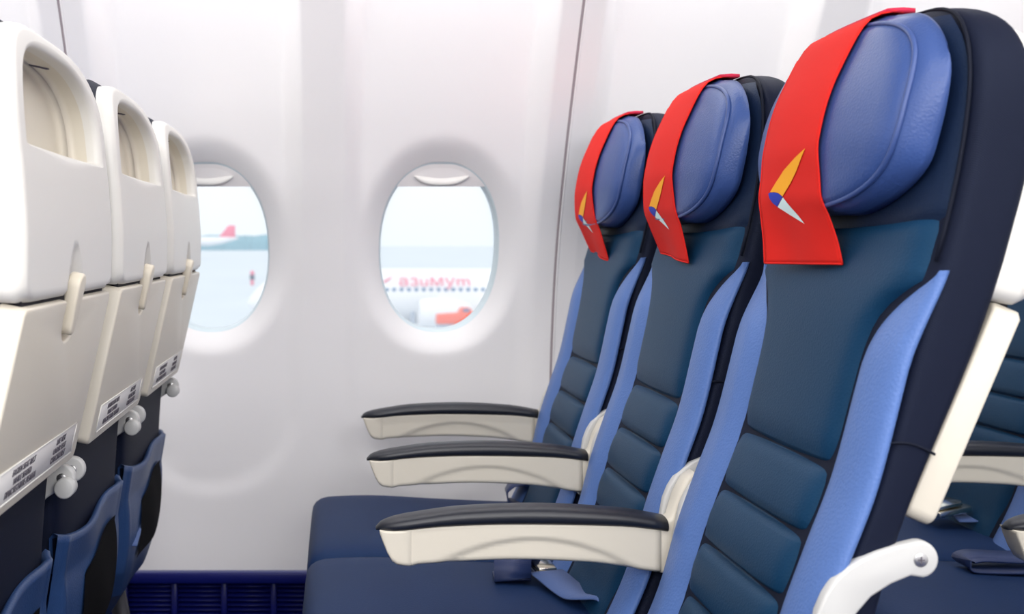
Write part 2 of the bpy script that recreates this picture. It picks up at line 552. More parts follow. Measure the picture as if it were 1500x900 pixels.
# body: dark upholstered back, lofted rounded rectangles
rings = []
zs = list(np.linspace(0.42, 1.09, 26)) + list(1.095 + (ZTOP - 1.095) * np.sin(np.linspace(0, PI / 2, 20)))[1:]
for z in zs:
    w_ = max(float(half_w(z)), 0.012)
    t = max(0.0, (z - 1.115) / (ZTOP - 1.115)); k = max(0.25, (1 - t**4)**0.5)
    a = float(fX(z)) + 0.007; b = float(rX(z)); c = (a + b) / 2; hh = (b - a) / 2 * k
    ring = []
    for i in range(96):
        p, q = se(2 * PI * i / 96, 5.5)
        x = c + hh * p; y = w_ * q
        if p > 0:
            zu = z - 0.004
            if in_inner(y / 1.13, 1.14 + (zu - 1.14) / 1.30):
                xu = float(sh_x(zu)) - 0.056
                x = min(x, HX + (xu - HX) * math.cos(REC) + (zu - HZ) * math.sin(REC))
                x = max(x, a + 0.001)
        ring.append((x, y, z))
    rings.append(ring)
    CORNER.append((c - hh * 0.87, w_ * 0.957, z))
SEAT.append(('back_body', G().loft(rings).mesh('back_body', M['side']), 'front', None, 'ink blue fabric sides and back'))

# boundary of the centre panel against the bolsters
cB = spline([(0.40, 0.112), (0.55, 0.116), (0.80, 0.117), (0.88, 0.119), (0.915, 0.126), (0.943, 0.146), (0.956, 0.166), (0.966, 0.188), (0.975, 0.2035), (1.05, 0.204)])
SEAMS = [0.594, 0.655, 0.717, 0.783]
CRZ = 1.012


def panel_pt(u, z, lift=0.0):
    c = min(float(cB(z)), 0.190); y = u * c
    x = float(fX(z))
    d = 0.0
    # tufts between seams below 0.783
    edges = [0.52] + SEAMS
    for s_ in SEAMS:
        d += 0.0075 * math.exp(-((z - s_) / 0.0042)**2)
    if z < SEAMS[-1]:
        for a, b in zip(edges[:-1], edges[1:]):
            if a <= z < b:
                d -= 0.0055 * math.sin(PI * (z - a) / (b - a))**0.7
    else:
        d -= 0.0055 * float(sstep(0, 0.03, z - SEAMS[-1]))
    d += (0.010 + 0.016 * float(sstep(0.95, 0.975, z))) * abs(u)**14                      # sinks into the groove beside the bolster
    d += 0.004 * u * u
    return (x + d - lift, y, z)


zs = sorted(set([round(v, 4) for v in list(np.linspace(0.43, 1.0, 50)) + [s_ + dd for s_ in SEAMS for dd in (-0.007, -0.004, -0.002, 0, 0.002, 0.004, 0.007)]]))
us = np.sin(np.linspace(-PI / 2, PI / 2, 31))
P = []
for z in zs:
    P.append([panel_pt(u, z) for u in us])
# upper edge follows a sagging crease
for k, dz in enumerate((0.006, 0.012, 0.016)):
    row = []
    for u in us:
        z = 1.0 + dz + 0.012 * u * u * (dz / 0.016)
        p = panel_pt(u, z); row.append((p[0] + (0, 0.002, 0.008)[k], p[1], z))
    P.append(row)
SEAT.append(('centre_panel', G().grid(P).mesh('centre_panel', M['teal']), 'front', None, 'dark teal leather centre panel with stitched tufts'))

# yoke: dark leather between the crease and the top, with the same front
P = []
for z in np.linspace(0.99, 1.215, 28):
    w_ = (float(half_w(z)) - 0.004) * 0.955
    row = []
    for u in us:
        zz = z + 0.012 * u * u * float(sstep(1.07, 1.0, z))
        row.append((float(fX(zz)) - 0.002 + 0.014 * abs(u)**10 + 0.008 * float(sstep(1.022, 1.0, z)) + 0.02 * float(sstep(1.2, 1.25, z)), u * w_, zz))
    P.append(row)
SEAT.append(('yoke', G().grid(P).mesh('yoke', M['inkleather']), 'front', None, 'plain navy leather behind the headrest'))


def bolster(sgn):
    P = []
    for z in list(np.linspace(0.43, 0.9, 34)) + list(np.linspace(0.9, 0.975, 18))[1:]:
        c = float(cB(z)); W_ = float(half_w(z)) + 0.003; x = float(fX(z)) + 0.002 + 0.011 * float(sstep(0.88, 0.97, z))
        k = float(sstep(0.97, 0.90, z)); bl = 0.006 * k + 0.001
        ym = c + 0.45 * (W_ - c)
        row = []
        for u in np.linspace(0, 0.5, 9):
            s_ = math.sin(u * PI)
            row.append((x + 0.008 - (0.008 + bl) * s_, sgn * (c + (ym - c) * 2 * u), z))
        for a in np.linspace(0, PI / 2, 11)[1:]:
            row.append((x - bl + (bl + 0.006) * (1 - math.cos(a)), sgn * (ym + (W_ - ym) * math.sin(a)**0.85), z))
        row.append((x + 0.009, sgn * (W_ - 0.0015), z)); row.append((x + 0.011, sgn * (W_ - 0.008), z))
        P.append(row)
    return G().grid(P).mesh('bolster', M['blue'])


SEAT.append(('bolster', bolster(-1), 'front', None, 'cornflower blue leather side bolster'))
SEAT.append(('bolster', bolster(1), 'front', None, 'cornflower blue leather side bolster'))

# piping over the shoulders
path = [(c_[0], -c_[1], c_[2]) for c_ in CORNER if c_[2] > 0.966]
path = path[:-1] + [(c_[0], c_[1], c_[2]) for c_ in CORNER if c_[2] > 0.966][::-1][1:]
SEAT.append(('piping', G().tube(path, 0.0019, 8).mesh('piping', M['piping']), 'front', None, None))
# side seam
for sg in (-1, 1):
    pth = [(float(fX(0.82)) + 0.011 + 0.040 * t, sg * (WB + 0.0005), 0.822 - 0.010 * t + 0.004 * math.sin(PI * t)) for t in np.linspace(0, 1, 8)]
    SEAT.append(('side_seam', G().tube(pth, 0.0014, 6).mesh('side_seam', M['piping']), 'front', None, None))

# headrest
HCZ, HRY, HRZ = 1.129, 0.186, 0.103
hx0 = spline([(1.02, 0.490), (1.05, 0.4905), (1.09, 0.4895), (1.125, 0.495), (1.155, 0.504), (1.19, 0.520), (1.215, 0.533), (1.25, 0.550)])


def head_x(y, z):
    return float(hx0(z)) + 0.024 * (abs(y) / HRY)**2.6


def head_outline(a, r):
    p, q = se(a, 2.7); return HRY * r * p, HCZ + HRZ * r * q


NA = 88
hr = []
for r in (0.02, 0.2, 0.4, 0.6, 0.74, 0.84):
    ring = []
    for i in range(NA):
        y, z = head_outline(2 * PI * i / NA, r); ring.append((head_x(y, z), y, z))
    hr.append(ring)
for r, dx in ((0.885, 0.003), (0.90, 0.006), (0.925, 0.008), (0.965, 0.016), (0.99, 0.027), (1.0, 0.040), (0.985, 0.052), (0.95, 0.060), (0.5, 0.062)):
    ring = []
    for i in range(NA):
        a = 2 * PI * i / NA; y, z = head_outline(a, min(r, 0.9)); y2, z2 = head_outline(a, r)
        wr = 0.0022 * math.sin(9 * a) * (1 if 0.95 < r else 0) * (0.6 + 0.4 * math.sin(4 * a + 1))
        zr = min(1.0, max(0.0, (z2 - 1.02) / 0.2))
        xb = head_x(y, z) + dx
        ring.append((min(xb, float(fX(z2)) - 0.004), y2 + wr * math.cos(a), z2 + wr * math.sin(a)))
    hr.append(ring)
g = G().grid(hr, False, True)
g.f.append(tuple(range(NA)))
SEAT.append(('headrest', g.mesh('headrest', M['head']), 'front', None, 'padded cobalt blue leather headrest'))
hp = []
for i in range(NA):
    y, z = head_outline(2 * PI * i / NA, 0.905); y1, z1 = head_outline(2 * PI * i / NA, 0.9)
    hp.append((head_x(y1, z1) + 0.0045, y, z))
SEAT.append(('headrest_piping', G().tube(hp, 0.0027, 8, True).mesh('headrest_piping', M['headpipe']), 'front', 'headrest', None))

# ---- rear side, in upright unit coordinates
def ray_r(test, cz, a):
    lo, hi = 0.0, 0.5
    for _ in range(36):
        mid = (lo + hi) / 2
        if test(mid * math.cos(a), cz + mid * math.sin(a)): lo = mid
        else: hi = mid
    return lo


CZ = 1.135
ANG = [2 * PI * i / 220 for i in range(220)]
Ri = [ray_r(in_inner, CZ, a) for a in ANG]; Ro = [ray_r(in_outer, CZ, a) for a in ANG]


def scoop(y, z):
    """teardrop hollow above the latch"""
    t = (z - 0.935) / 0.062
    if t < 0 or t > 1: return 0.0
    hw = 0.036 * (1 - t)**0.6 + 0.003
    return 0.016 * (1 - t * 0.75) * (1 - float(sstep(0.72 * hw, hw * 1.08, abs(y))))


rows = []
def shell_ring(rf, depth, use_o=None):
    ring = []
    for i, a in enumerate(ANG):
        r = rf(i); y, z = r * math.cos(a), CZ + r * math.sin(a)
        ring.append((float(sh_x(z)) - depth(i, y, z), y, z))
    rows.append(ring)


DEP = 0.050
for s_ in (0.02, 0.5, 0.88, 0.95): shell_ring(lambda i: Ri[i] * s_, lambda i, y, z: DEP)
shell_ring(lambda i: Ri[i] * 0.985, lambda i, y, z: DEP - 0.003)
shell_ring(lambda i: Ri[i] * 0.995, lambda i, y, z: DEP - 0.010)
for d in (0.045, 0.03, 0.018, 0.010): shell_ring(lambda i: Ri[i] * 1.0, lambda i, y, z, d=d: d)
for dr, d in ((0.001, 0.005), (0.004, 0.0018), (0.009, 0.0)):
    shell_ring(lambda i: Ri[i] + dr, lambda i, y, z, d=d: d)
RND = 0.011
NT = 26
for k in range(1, NT + 1):
    t = k / NT
    def rf(i): return Ri[i] + 0.009 + (Ro[i] - Ri[i] - 0.009) * t
    def dp(i, y, z):
        q = Ro[i] - (Ri[i] + 0.009 + (Ro[i] - Ri[i] - 0.009) * t)      # distance to the outer edge
        low = 0.35 if z < SZ0 + 0.05 and abs(y) < 0.17 else 1.0
        rr = RND * low
        e_ = 0.0 if q > rr else rr - math.sqrt(max(0, rr * rr - (rr - q)**2))
        return e_ + scoop(y, z)
    shell_ring(rf, dp)
shell_ring(lambda i: Ro[i], lambda i, y, z: 0.014 + scoop(y, z) * 0.3)
shell_ring(lambda i: Ro[i] * 0.995, lambda i, y, z: 0.021 + 0.022 * (1 - float(sstep(1.0, 1.1, z))))
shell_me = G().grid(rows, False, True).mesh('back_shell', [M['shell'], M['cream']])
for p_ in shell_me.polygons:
    if max(p_.vertices) < 220 * 9:          # inner faces of the arched recess, in the darker cream
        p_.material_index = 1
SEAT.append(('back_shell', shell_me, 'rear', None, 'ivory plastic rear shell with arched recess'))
# slot in the recess ceiling
sl = []
for t in np.linspace(-1, 1, 9):
    y = 0.055 + 0.011 * t; a = math.atan2(1, 0)
    zc = None
    hw_t = min(0.999, abs(y) / 0.160); zc = 1.10 + (OZ1 - 1.10) * (1 - hw_t**3.0)**(1 / 3.0)
    sl.append((float(sh_x(zc)) - 0.032 + 0.008 * t, y, zc - 0.0002))
SEAT.append(('recess_slot', G().tube(sl, [0.0006] + [0.0016] * 7 + [0.0006], 6).mesh('recess_slot', M['ink']), 'rear', 'back_shell', None))

# tray table: plane through (0.475,0.735) and (0.521,0.938)
TB = Vector((0.475, 0, 0.735)); TT = Vector((0.5205, 0, 0.939)); TV = (TT - TB); TL = TV.length; TV.normalize()
TN = Vector((TV.z, 0, -TV.x))            # outward (rearward) normal
def tray3(y, h, c): p = TB + TV * h + TN * c; return (p.x, y, p.z)
TW = 0.188
def arc(cx_, cy_, r, a0, a1, n=6): return [(cx_ + r * math.cos(math.radians(a0 + (a1 - a0) * i / n)), cy_ + r * math.sin(math.radians(a0 + (a1 - a0) * i / n))) for i in range(n + 1)]
out = arc(-TW + 0.012, 0.012, 0.012, 180, 270) + arc(TW - 0.012, 0.012, 0.012, 270, 360) + [(TW, TL - 0.006), (TW - 0.006, TL)]
out += [(0.031, TL)] + [(0.031, TL - 0.02)] + [(0.031 * math.cos(a), TL - 0.02 - 0.026 * math.sin(a)) for a in np.linspace(0.25, PI - 0.25, 9)] + [(-0.031, TL - 0.02), (-0.031, TL)]
out += [(-TW + 0.006, TL), (-TW, TL - 0.006)]
tray_me = plate('tray_table', out, -0.027, 0.0, M['cream'], 0.0032, 3, tray3)
SEAT.append(('tray_table', tray_me, 'rear', None, 'folded cream tray table'))
nb = [(-0.034, TL - 0.05), (0.034, TL - 0.05), (0.034, TL - 0.001), (-0.034, TL - 0.001)]
SEAT.append(('notch', plate('notch', nb, -0.024, -0.014, M['cream'], 0.0, 1, tray3), 'rear', 'tray_table', None))
# dark gap between shell and tray
SEAT.append(('gap', G().box((0.497, 0, 0.944), (0.03, 0.35, 0.012)).mesh('gap', M['dado_dark'], False), 'rear', 'back_shell', None))
# latch paddle
lo_ = arc(0, -0.032, 0.0105, 180, 360, 8) + arc(0, 0.010, 0.0150, 0, 180, 8)
lat = plate('latch', [(a, b + TL + 0.004) for a, b in lo_], -0.010, 0.005, M['latch'], 0.003, 3, tray3)
SEAT.append(('latch', lat, 'rear', 'tray_table', 'beige turning latch'))
# recessed sticker
stk = [(-0.155, 0.013), (0.155, 0.013), (0.155, 0.049), (-0.155, 0.049)]
SEAT.append(('sticker', plate('sticker', stk, -0.004, 0.0006, M['sticker'], 0.0004, 1, tray3), 'rear', 'tray_table', 'pale sticker with two blocks of small print'))
fr_ = G()
for (a, b), (c, d) in zip(stk, stk[1:] + stk[:1]):
    fr_.tube([tray3(a, b, 0.0006), tray3((a + c) / 2, (b + d) / 2, 0.0006), tray3(c, d, 0.0006)], 0.0011, 6)
SEAT.append(('sticker_rim', fr_.mesh('sticker_rim', M['shell']), 'rear', 'tray_table', None))
prints = [text_mesh('print', ['FASTEN SEAT BELT', 'WHILE SEATED', 'ПРИСТЕГНИТЕ РЕМНИ'], 0.0098, M['ink'], False, 1.0),
          text_mesh('print', ['LIFE VEST', 'UNDER SEAT', 'СПАСЖИЛЕТ'], 0.0098, M['ink'], False, 1.0)]
rot = Matrix(((TV.x * 0, TV.x, TN.x, 0), (1, 0, 0, 0), (0, TV.z, TN.z, 0), (0, 0, 0, 1)))
for tm, cy_ in zip(prints, (-0.065, 0.085)):
    t2 = tm.copy(); p = tray3(cy_, 0.031, 0.0010)
    t2.transform(Matrix.Translation(p) @ rot)
    SEAT.append(('print', t2, 'rear', 'sticker', 'small grey lettering'))

# hinges with screws and arms (reclined pose coordinates)
for sg in (-1, 1):
    yc = -0.200 if sg < 0 else 0.197
    top_e = [(0.4915, 0.7318), (0.476, 0.7270), (0.4615, 0.7208), (0.449, 0.7125), (0.438, 0.702), (0.4295, 0.689), (0.423, 0.674), (0.416, 0.640), (0.410, 0.58)]
    bot_e = [(0.436, 0.58), (0.440, 0.61), (0.447, 0.647), (0.457, 0.672), (0.470, 0.687), (0.488, 0.6985), (0.505, 0.7055)]
    endc = [(0.513 + 0.0165 * math.cos(a), 0.72 + 0.0165 * math.sin(a)) for a in np.radians(np.linspace(-80, 110, 14))]
    ol = top_e + bot_e + endc
    SEAT.append(('tray_arm', plate('tray_arm', ol, yc - 0.0065, yc + 0.0065, M['white'], 0.003, 3), 'front', None, 'white curved tray arm with a screw'))
    if sg > 0:
        SEAT.append(('hinge_knob', G().disc((0.517, 0.188, 0.709), 'y', 0.0125, 0.022, 24).mesh('hinge_knob', M['white']), 'front', None, 'white round hinge knob'))
    sy = yc - 0.0074 if sg < 0 else yc - 0.0074
    sg_ = G().disc((0.513, yc - 0.0068, 0.72), 'y', 0.0062, 0.0016, 18)
    SEAT.append(('screw', sg_.mesh('screw', M['screw']), 'front', 'tray_arm' if sg < 0 else 'tray_arm#1', 'steel cross head screw'))
    cr = G().box((0.513, yc - 0.0076, 0.72), (0.0066, 0.0006, 0.0013)).box((0.513, yc - 0.0076, 0.72), (0.0013, 0.0006, 0.0066))
    SEAT.append(('screw_cross', cr.mesh('screw_cross', M['ink'], False), 'front', 'tray_arm' if sg < 0 else 'tray_arm#1', None))

# literature pocket (upright coordinates)
pk0, pk1 = 0.385, 0.612
def pocket_x(u, v):
    bul = (1 - abs(u)**6) * (0.35 + 0.65 * math.sin(PI * min(1, v * 1.15 + 0.12)) ** 0.8)
    fold = 0.003 * math.sin(5.5 * u + 3 * v) * (1 - abs(u)**3) + 0.004 * math.exp(-((abs(u) - 0.86) / 0.05)**2)
    return 0.405 + 0.036 * v + 0.030 * bul + fold
P = []
for v in np.linspace(0, 1, 26):
    row = []
    for u in np.sin(np.linspace(-PI / 2, PI / 2, 45)):
        wid = 0.205 - 0.05 * max(0, 0.22 - v) / 0.22 * abs(u)
        z = pk0 + (pk1 - pk0) * v + (0.006 * math.sin(4 * u) - 0.004 * (1 - u * u) + 0.007 * abs(u)**8) * v**3
        row.append((pocket_x(u, v), wid * u, z))
    P.append(row)
top_row = P[-1]
P.append([(p[0] - 0.006, p[1], p[2] + 0.003) for p in top_row]); P.append([(p[0] - 0.012, p[1] * 0.99, p[2] - 0.004) for p in top_row]); P.append([(p[0] - 0.013, p[1] * 0.98, p[2] - 0.05) for p in top_row])
SEAT.append(('pocket', G().grid(P).mesh('pocket', M['pocket']), 'rear', None, 'slack blue leather pocket'))
P = []
for v in np.linspace(0.24, 0.80, 16):
    row = []
    q = (v - 0.24) / 0.56
    a0 = -0.52 + 0.16 * q**3; a1 = 0.68 - 0.08 * (1 - q)**3
    for u in np.linspace(a0, a1, 22):
        z = pk0 + (pk1 - pk0) * v + (0.006 * math.sin(4 * u) - 0.004 * (1 - u * u)) * v**3 - 0.02 * ((a1 - u) / (a1 - a0))**2 * q
        row.append((pocket_x(u, v) + 0.0035, 0.205 * u, z))
    P.append(row)
SEAT.append(('pocket_mesh', G().grid(P).mesh('pocket_mesh', M['mesh']), 'rear', 'pocket', 'black mesh window'))

# cushion
top_z = spline([(-0.06, 0.470), (-0.02, 0.484), (0.06, 0.487), (0.2, 0.480), (0.34, 0.474), (0.45, 0.472)])
rings = []
for x, k in [(-0.052, 0.25), (-0.050, 0.5), (-0.044, 0.72), (-0.034, 0.88), (-0.02, 0.97), (0.0, 1.0)] + [(v, 1.0) for v in np.linspace(0.03, 0.385, 12)] + [(0.40, 0.96), (0.408, 0.8)]:
    zt_ = float(top_z(max(x, 0.0))); zb = 0.352; zc = (zt_ + zb) / 2; hh = (zt_ - zb) / 2
    ring = []
    for i in range(48):
        p, q = se(2 * PI * i / 48, 7)
        crown = 0.006 * (1 - p * p) if q > 0 else 0
        ring.append((x, 0.2235 * p * (0.985 + 0.015 * k), zc + (hh * q) * (0.35 + 0.65 * k) + crown))
    rings.append(ring)
SEAT.append(('cushion', G().loft(rings).mesh('cushion', M['navy']), 'fixed', None, 'navy leather seat cushion'))
# frame and legs under the cushion
fg = G()
fg.tube([(0.05, -0.22, 0.33), (0.05, 0, 0.33), (0.05, 0.22, 0.33)], 0.02, 12)
fg.tube([(0.36, -0.22, 0.33), (0.36, 0, 0.33), (0.36, 0.22, 0.33)], 0.02, 12)
fg.box((0.19, -0.19, 0.335), (0.36, 0.014, 0.03)); fg.box((0.19, 0.19, 0.335), (0.36, 0.014, 0.03))
SEAT.append(('seat_frame', fg.mesh('seat_frame', M['metal'], False), 'fixed', None, None))
for a, b in (((0.05, 0.12), (0.02, 0.12)), ((0.36, 0.12), (0.43, 0.12))):
    lg = G().tube([(a[0], a[1], 0.325), ((a[0] + b[0]) / 2, a[1], 0.16), (b[0], b[1], 0.0)], [0.018, 0.016, 0.022], 12)
    SEAT.append(('leg', lg.mesh('leg', M['metal']), 'fixed', None, None))
kp = G().box((0.225, 0.12, 0.008), (0.5, 0.035, 0.016))
SEAT.append(('floor_rail', kp.mesh('floor_rail', M['metal'], False), 'fixed', None, None))

# armrest
def armrest(y0):
    parts = []
    ptop = spline([(0.048, 0.640), (0.055, 0.6475), (0.075, 0.6535), (0.10, 0.658), (0.16, 0.666), (0.246, 0.669), (0.35, 0.664), (0.412, 0.654), (0.43, 0.650)])
    pbot = spline([(0.048, 0.637), (0.06, 0.636), (0.125, 0.642), (0.222, 0.645), (0.35, 0.643), (0.412, 0.637), (0.43, 0.634)])
    rings = []
    for x in [0.048, 0.050, 0.054, 0.060, 0.070, 0.085, 0.105] + list(np.linspace(0.13, 0.412, 16)):
        e_ = min(1.0, (max(0.0, x - 0.046) / 0.05)); hw = 0.0225 * (0.25 + 0.75 * (1 - (1 - e_)**2.4))
        a = float(ptop(x)); b = float(pbot(x)); zc = (a + b) / 2; hh = (a - b) / 2
        ring = []
        for i in range(28):
            p, q = se(2 * PI * i / 28, 3.0 if x > 0.06 else 2.4)
            if q > 0: p *= 1 - 0.22 * q * q
            ring.append((x, y0 + hw * p, zc + hh * q))
        rings.append(ring)
    parts.append(('armrest_pad', G().loft(rings).mesh('armrest_pad', M['pad']), 'black rubber top pad'))
    jl = []
    for t in np.linspace(-1, 1, 9):
        x = 0.243 + 0.012 * (1 - t * t) * 0 + 0.010 * t; yy = y0 + 0.0155 * t; z = float(ptop(x)) - 0.0008 - 0.0035 * abs(t)**2.5
        jl.append((x, yy, z))
    parts.append(('pad_joint', G().tube(jl, 0.0007, 5).mesh('pad_joint', M['dado_dark']), None))
    # body
    bbot = spline([(0.052, 0.636), (0.062, 0.610), (0.072, 0.5965), (0.092, 0.594), (0.1, 0.596), (0.16, 0.599), (0.222, 0.601), (0.31, 0.598), (0.39, 0.588), (0.42, 0.584)])
    g = G(); rings = []
    NS = 14
    for x in [0.0525, 0.056, 0.062, 0.068, 0.074, 0.082, 0.0905, 0.0915, 0.0925, 0.094, 0.1] + list(np.linspace(0.11, 0.404, 34)):
        t_ = float(pbot(x)) + 0.002; b = float(bbot(x)); H = t_ - b
        cap = 0.0015 if x < 0.0912 else 0.0
        hw0 = 0.0165 + cap
        xa = (x - 0.245) / 0.132
        arcz = 0.629 - 0.040 * abs(xa)**2.0 if abs(xa) < 1.15 else 0.0
        side = []
        for k in range(NS + 1):
            f_ = k / NS; z = b + H * f_
            ins = 0.0042 * float(sstep(arcz + 0.0012, arcz - 0.0022, z))
            edge = 0.004 * (1 - min(1, (z - b) / 0.004))**2
            side.append((hw0 - ins - edge, z))
        ring = [(x, y0 + s_, z) for s_, z in side] + [(x, y0 - s_, z) for s_, z in side[::-1]]
        rings.append(ring)
    g.loft(rings)
    parts.append(('armrest_body', g.mesh('armrest_body', M['cream']), 'cream plastic armrest body'))
    # rear hub
    hub = [(0.400, 0.586), (0.43, 0.58), (0.452, 0.60), (0.464, 0.65), (0.466, 0.690), (0.459, 0.706), (0.448, 0.711), (0.437, 0.705), (0.425, 0.682), (0.417, 0.655), (0.400, 0.645)]
    parts.append(('armrest_hub', plate('armrest_hub', hub, y0 - 0.015, y0 + 0.015, M['cream'], 0.005, 3), 'cream plastic armrest hub'))
    return parts


ARM_W = armrest(0.225); ARM_A = armrest(-0.225)


# seat belts (fixed unit coordinates)
def ribbon(path, wid, width, thick=0.0012):
    """flat strap; wid gives the width direction at every point"""
    rings = []
    P_ = [Vector(p) for p in path]
    for i, p in enumerate(P_):
        t = (P_[min(i + 1, len(P_) - 1)] - P_[max(i - 1, 0)]).normalized()
        w_ = Vector(wid[i] if isinstance(wid, list) else wid); w_ = (w_ - t * w_.dot(t)).normalized()
        n_ = t.cross(w_)
        rings.append([p + w_ * width / 2 + n_ * thick, p + w_ * width / 2 - n_ * thick, p - w_ * width / 2 - n_ * thick, p - w_ * width / 2 + n_ * thick])
    return G().loft(rings)


def smooth_path(pts, n=24):
    ts = np.linspace(0, 1, len(pts)); fs = [spline(list(zip(ts, [p[k] for p in pts]))) for k in range(3)]
    return [tuple(float(f(t)) for f in fs) for t in np.linspace(0, 1, n)]


def buckle(c, ang, s=1.0):
    """steel lift-lever buckle: body, raised lever, side cheeks"""
    g = G()
    ol = [(-0.024, -0.017), (0.022, -0.021), (0.026, -0.012), (0.026, 0.012), (0.022, 0.021), (-0.024, 0.017)]
    R = Matrix.Translation(c) @ Matrix.Rotation(ang, 4, 'Z') @ Matrix.Rotation(math.radians(-6), 4, 'Y')
    def to3(a, b, h): v = R @ Vector((a * s, b * s, h * s)); return (v.x, v.y, v.z)
    m1_ = plate('buckle', ol, 0.0, 0.007, M['chrome'], 0.002, 2, to3)
    lv = [(-0.022, -0.0145), (0.012, -0.0165), (0.020, -0.010), (0.020, 0.010), (0.012, 0.0165), (-0.022, 0.0145)]
    m2_ = plate('buckle_lever', lv, 0.0085, 0.0125, M['chrome'], 0.0018, 2, to3)
    return m1_, m2_


def belt_a():
    """buckle lies on the cushion, loose end folded over forward, webbing trailing back"""
    out = []
    zt_ = 0.486
    lp = smooth_path([(0.296, 0.130, zt_ + 0.006), (0.288, 0.122, zt_ + 0.022), (0.274, 0.098, zt_ + 0.030), (0.266, 0.066, zt_ + 0.025), (0.264, 0.052, zt_ + 0.013), (0.264, 0.051, zt_ + 0.004), (0.266, 0.064, zt_ + 0.001), (0.268, 0.100, zt_ + 0.001)], 36)
    out.append(('strap', ribbon(lp, (1, 0.05, 0), 0.056).mesh('strap', M['beltdark']), 'folded dark loose end of the belt'))
    wp = smooth_path([(0.318, 0.070, zt_ + 0.011), (0.324, 0.045, zt_ + 0.010), (0.334, 0.015, zt_ + 0.006), (0.346, -0.020, zt_ + 0.004), (0.360, -0.045, zt_ + 0.010), (0.377, -0.056, zt_ + 0.014), (0.392, -0.064, zt_ + 0.004), (0.405, -0.075, zt_ - 0.01)], 30)
    wd = [(1, 0.30 + 0.55 * t, 0.02) for t in np.linspace(0, 1, 30)]
    out.append(('strap', ribbon(wp, wd, 0.054).mesh('strap', M['belt']), 'blue belt webbing'))
    b1, b2 = buckle((0.318, 0.098, zt_ + 0.004), math.radians(100))
    out.append(('buckle', b1, 'polished metal buckle')); out.append(('buckle', b2, None))
    return out


def belt_b():
    out = []
    zt_ = 0.484
    lp = smooth_path([(0.425, 0.13, zt_ + 0.030), (0.385, 0.13, zt_ + 0.042), (0.350, 0.128, zt_ + 0.038), (0.334, 0.125, zt_ + 0.022), (0.336, 0.122, zt_ + 0.008), (0.355, 0.12, zt_ + 0.001), (0.41, 0.12, zt_ + 0.001)], 36)
    out.append(('strap', ribbon(lp, (0.1, 1, 0), 0.060).mesh('strap', M['beltdark']), 'folded dark loose end of the belt'))
    wp = smooth_path([(0.335, -0.035, zt_ + 0.012), (0.362, -0.04, zt_ + 0.013), (0.392, -0.05, zt_ + 0.018), (0.415, -0.075, zt_ + 0.020), (0.425, -0.115, zt_ + 0.004), (0.425, -0.15, zt_ - 0.01)], 30)
    wd = [(0.15 + 0.9 * t, 1 - 0.7 * t, 0.1) for t in np.linspace(0, 1, 30)]
    out.append(('strap', ribbon(wp, wd, 0.054).mesh('strap', M['belt']), 'blue belt webbing'))
    b1, b2 = buckle((0.318, -0.03, zt_ + 0.020), math.radians(20), 1.55)
    out.append(('buckle', b1, 'polished metal buckle')); out.append(('buckle', b2, None))
    return out


def belt_c():
    zt_ = 0.488
    lp = smooth_path([(0.33, 0.125, zt_ + 0.016), (0.27, 0.126, zt_ + 0.015), (0.21, 0.124, zt_ + 0.018), (0.188, 0.122, zt_ + 0.012), (0.192, 0.12, zt_ + 0.003), (0.23, 0.118, zt_ + 0.001), (0.33, 0.115, zt_ + 0.001)], 36)
    return [('strap', ribbon(lp, (0, 1, 0.1), 0.05).mesh('strap', M['beltdark']), None)] + [b for b in BELT_A[1:]]


BELT_A, BELT_B = belt_a(), belt_b()
BELT_C = belt_c()


# ------------------------------------------------------------------ seats
OX = 0.2
SY = {'A': 1.195, 'B': 1.645, 'C': 2.095}


def pose(ang):
    """location and angle that turn a part about the recline hinge"""
    c, s_ = math.cos(ang), math.sin(ang)
    x = HX - (HX * c + HZ * s_); z = HZ - (-HX * s_ + HZ * c)
    return (x - OX, 0, z), ang


def make_seat(col, x_off, lean, label, belt, group, aisle_arm=False, hub=True):
    root = bpy.data.objects.new('airline_seat', None); COL.objects.link(root)
    root.location = (x_off + OX, SY[col], 0); root.empty_display_size = 0.1
    tag(root, label, 'seat', group)
    made = {}
    for name, me, ps, par, lab in SEAT:
        if par:
            key = par.split('#')[0]; lst = made[key]; p_o = lst[1] if '#1' in par else lst[0]
            o_ = bpy.data.objects.new(name, me); COL.objects.link(o_); o_.parent = p_o
        else:
            loc, a = {'front': pose(lean), 'rear': pose(lean + REC), 'fixed': pose(0.0)}[ps]
            o_ = link(name, me, root, loc, a)
        made.setdefault(name, []).append(o_)
        if lab: o_['label'] = lab
    for arms in ([ARM_W, ARM_A] if aisle_arm else [ARM_W]):
        ad = dict((n_, (me, lab)) for n_, me, lab in arms)
        body = link('armrest', ad['armrest_body'][0], root, (-OX, 0, 0)); body['label'] = 'cream armrest with a black pad'
        for n_ in ('armrest_pad', 'pad_joint', 'armrest_hub'):
            if n_ == 'armrest_hub' and (not hub or arms is ARM_A):
                continue
            so = link(n_, ad[n_][0], body)
            if ad[n_][1]: so['label'] = ad[n_][1]
    first = None
    for n_, me, lab in belt:
        if first is None:
            first = link('seat_belt', me, root, (-OX, 0, 0)); first['label'] = 'seat belt lying on the cushion'
        else:
            so = link(n_, me, first)
            if lab: so['label'] = lab
    return root


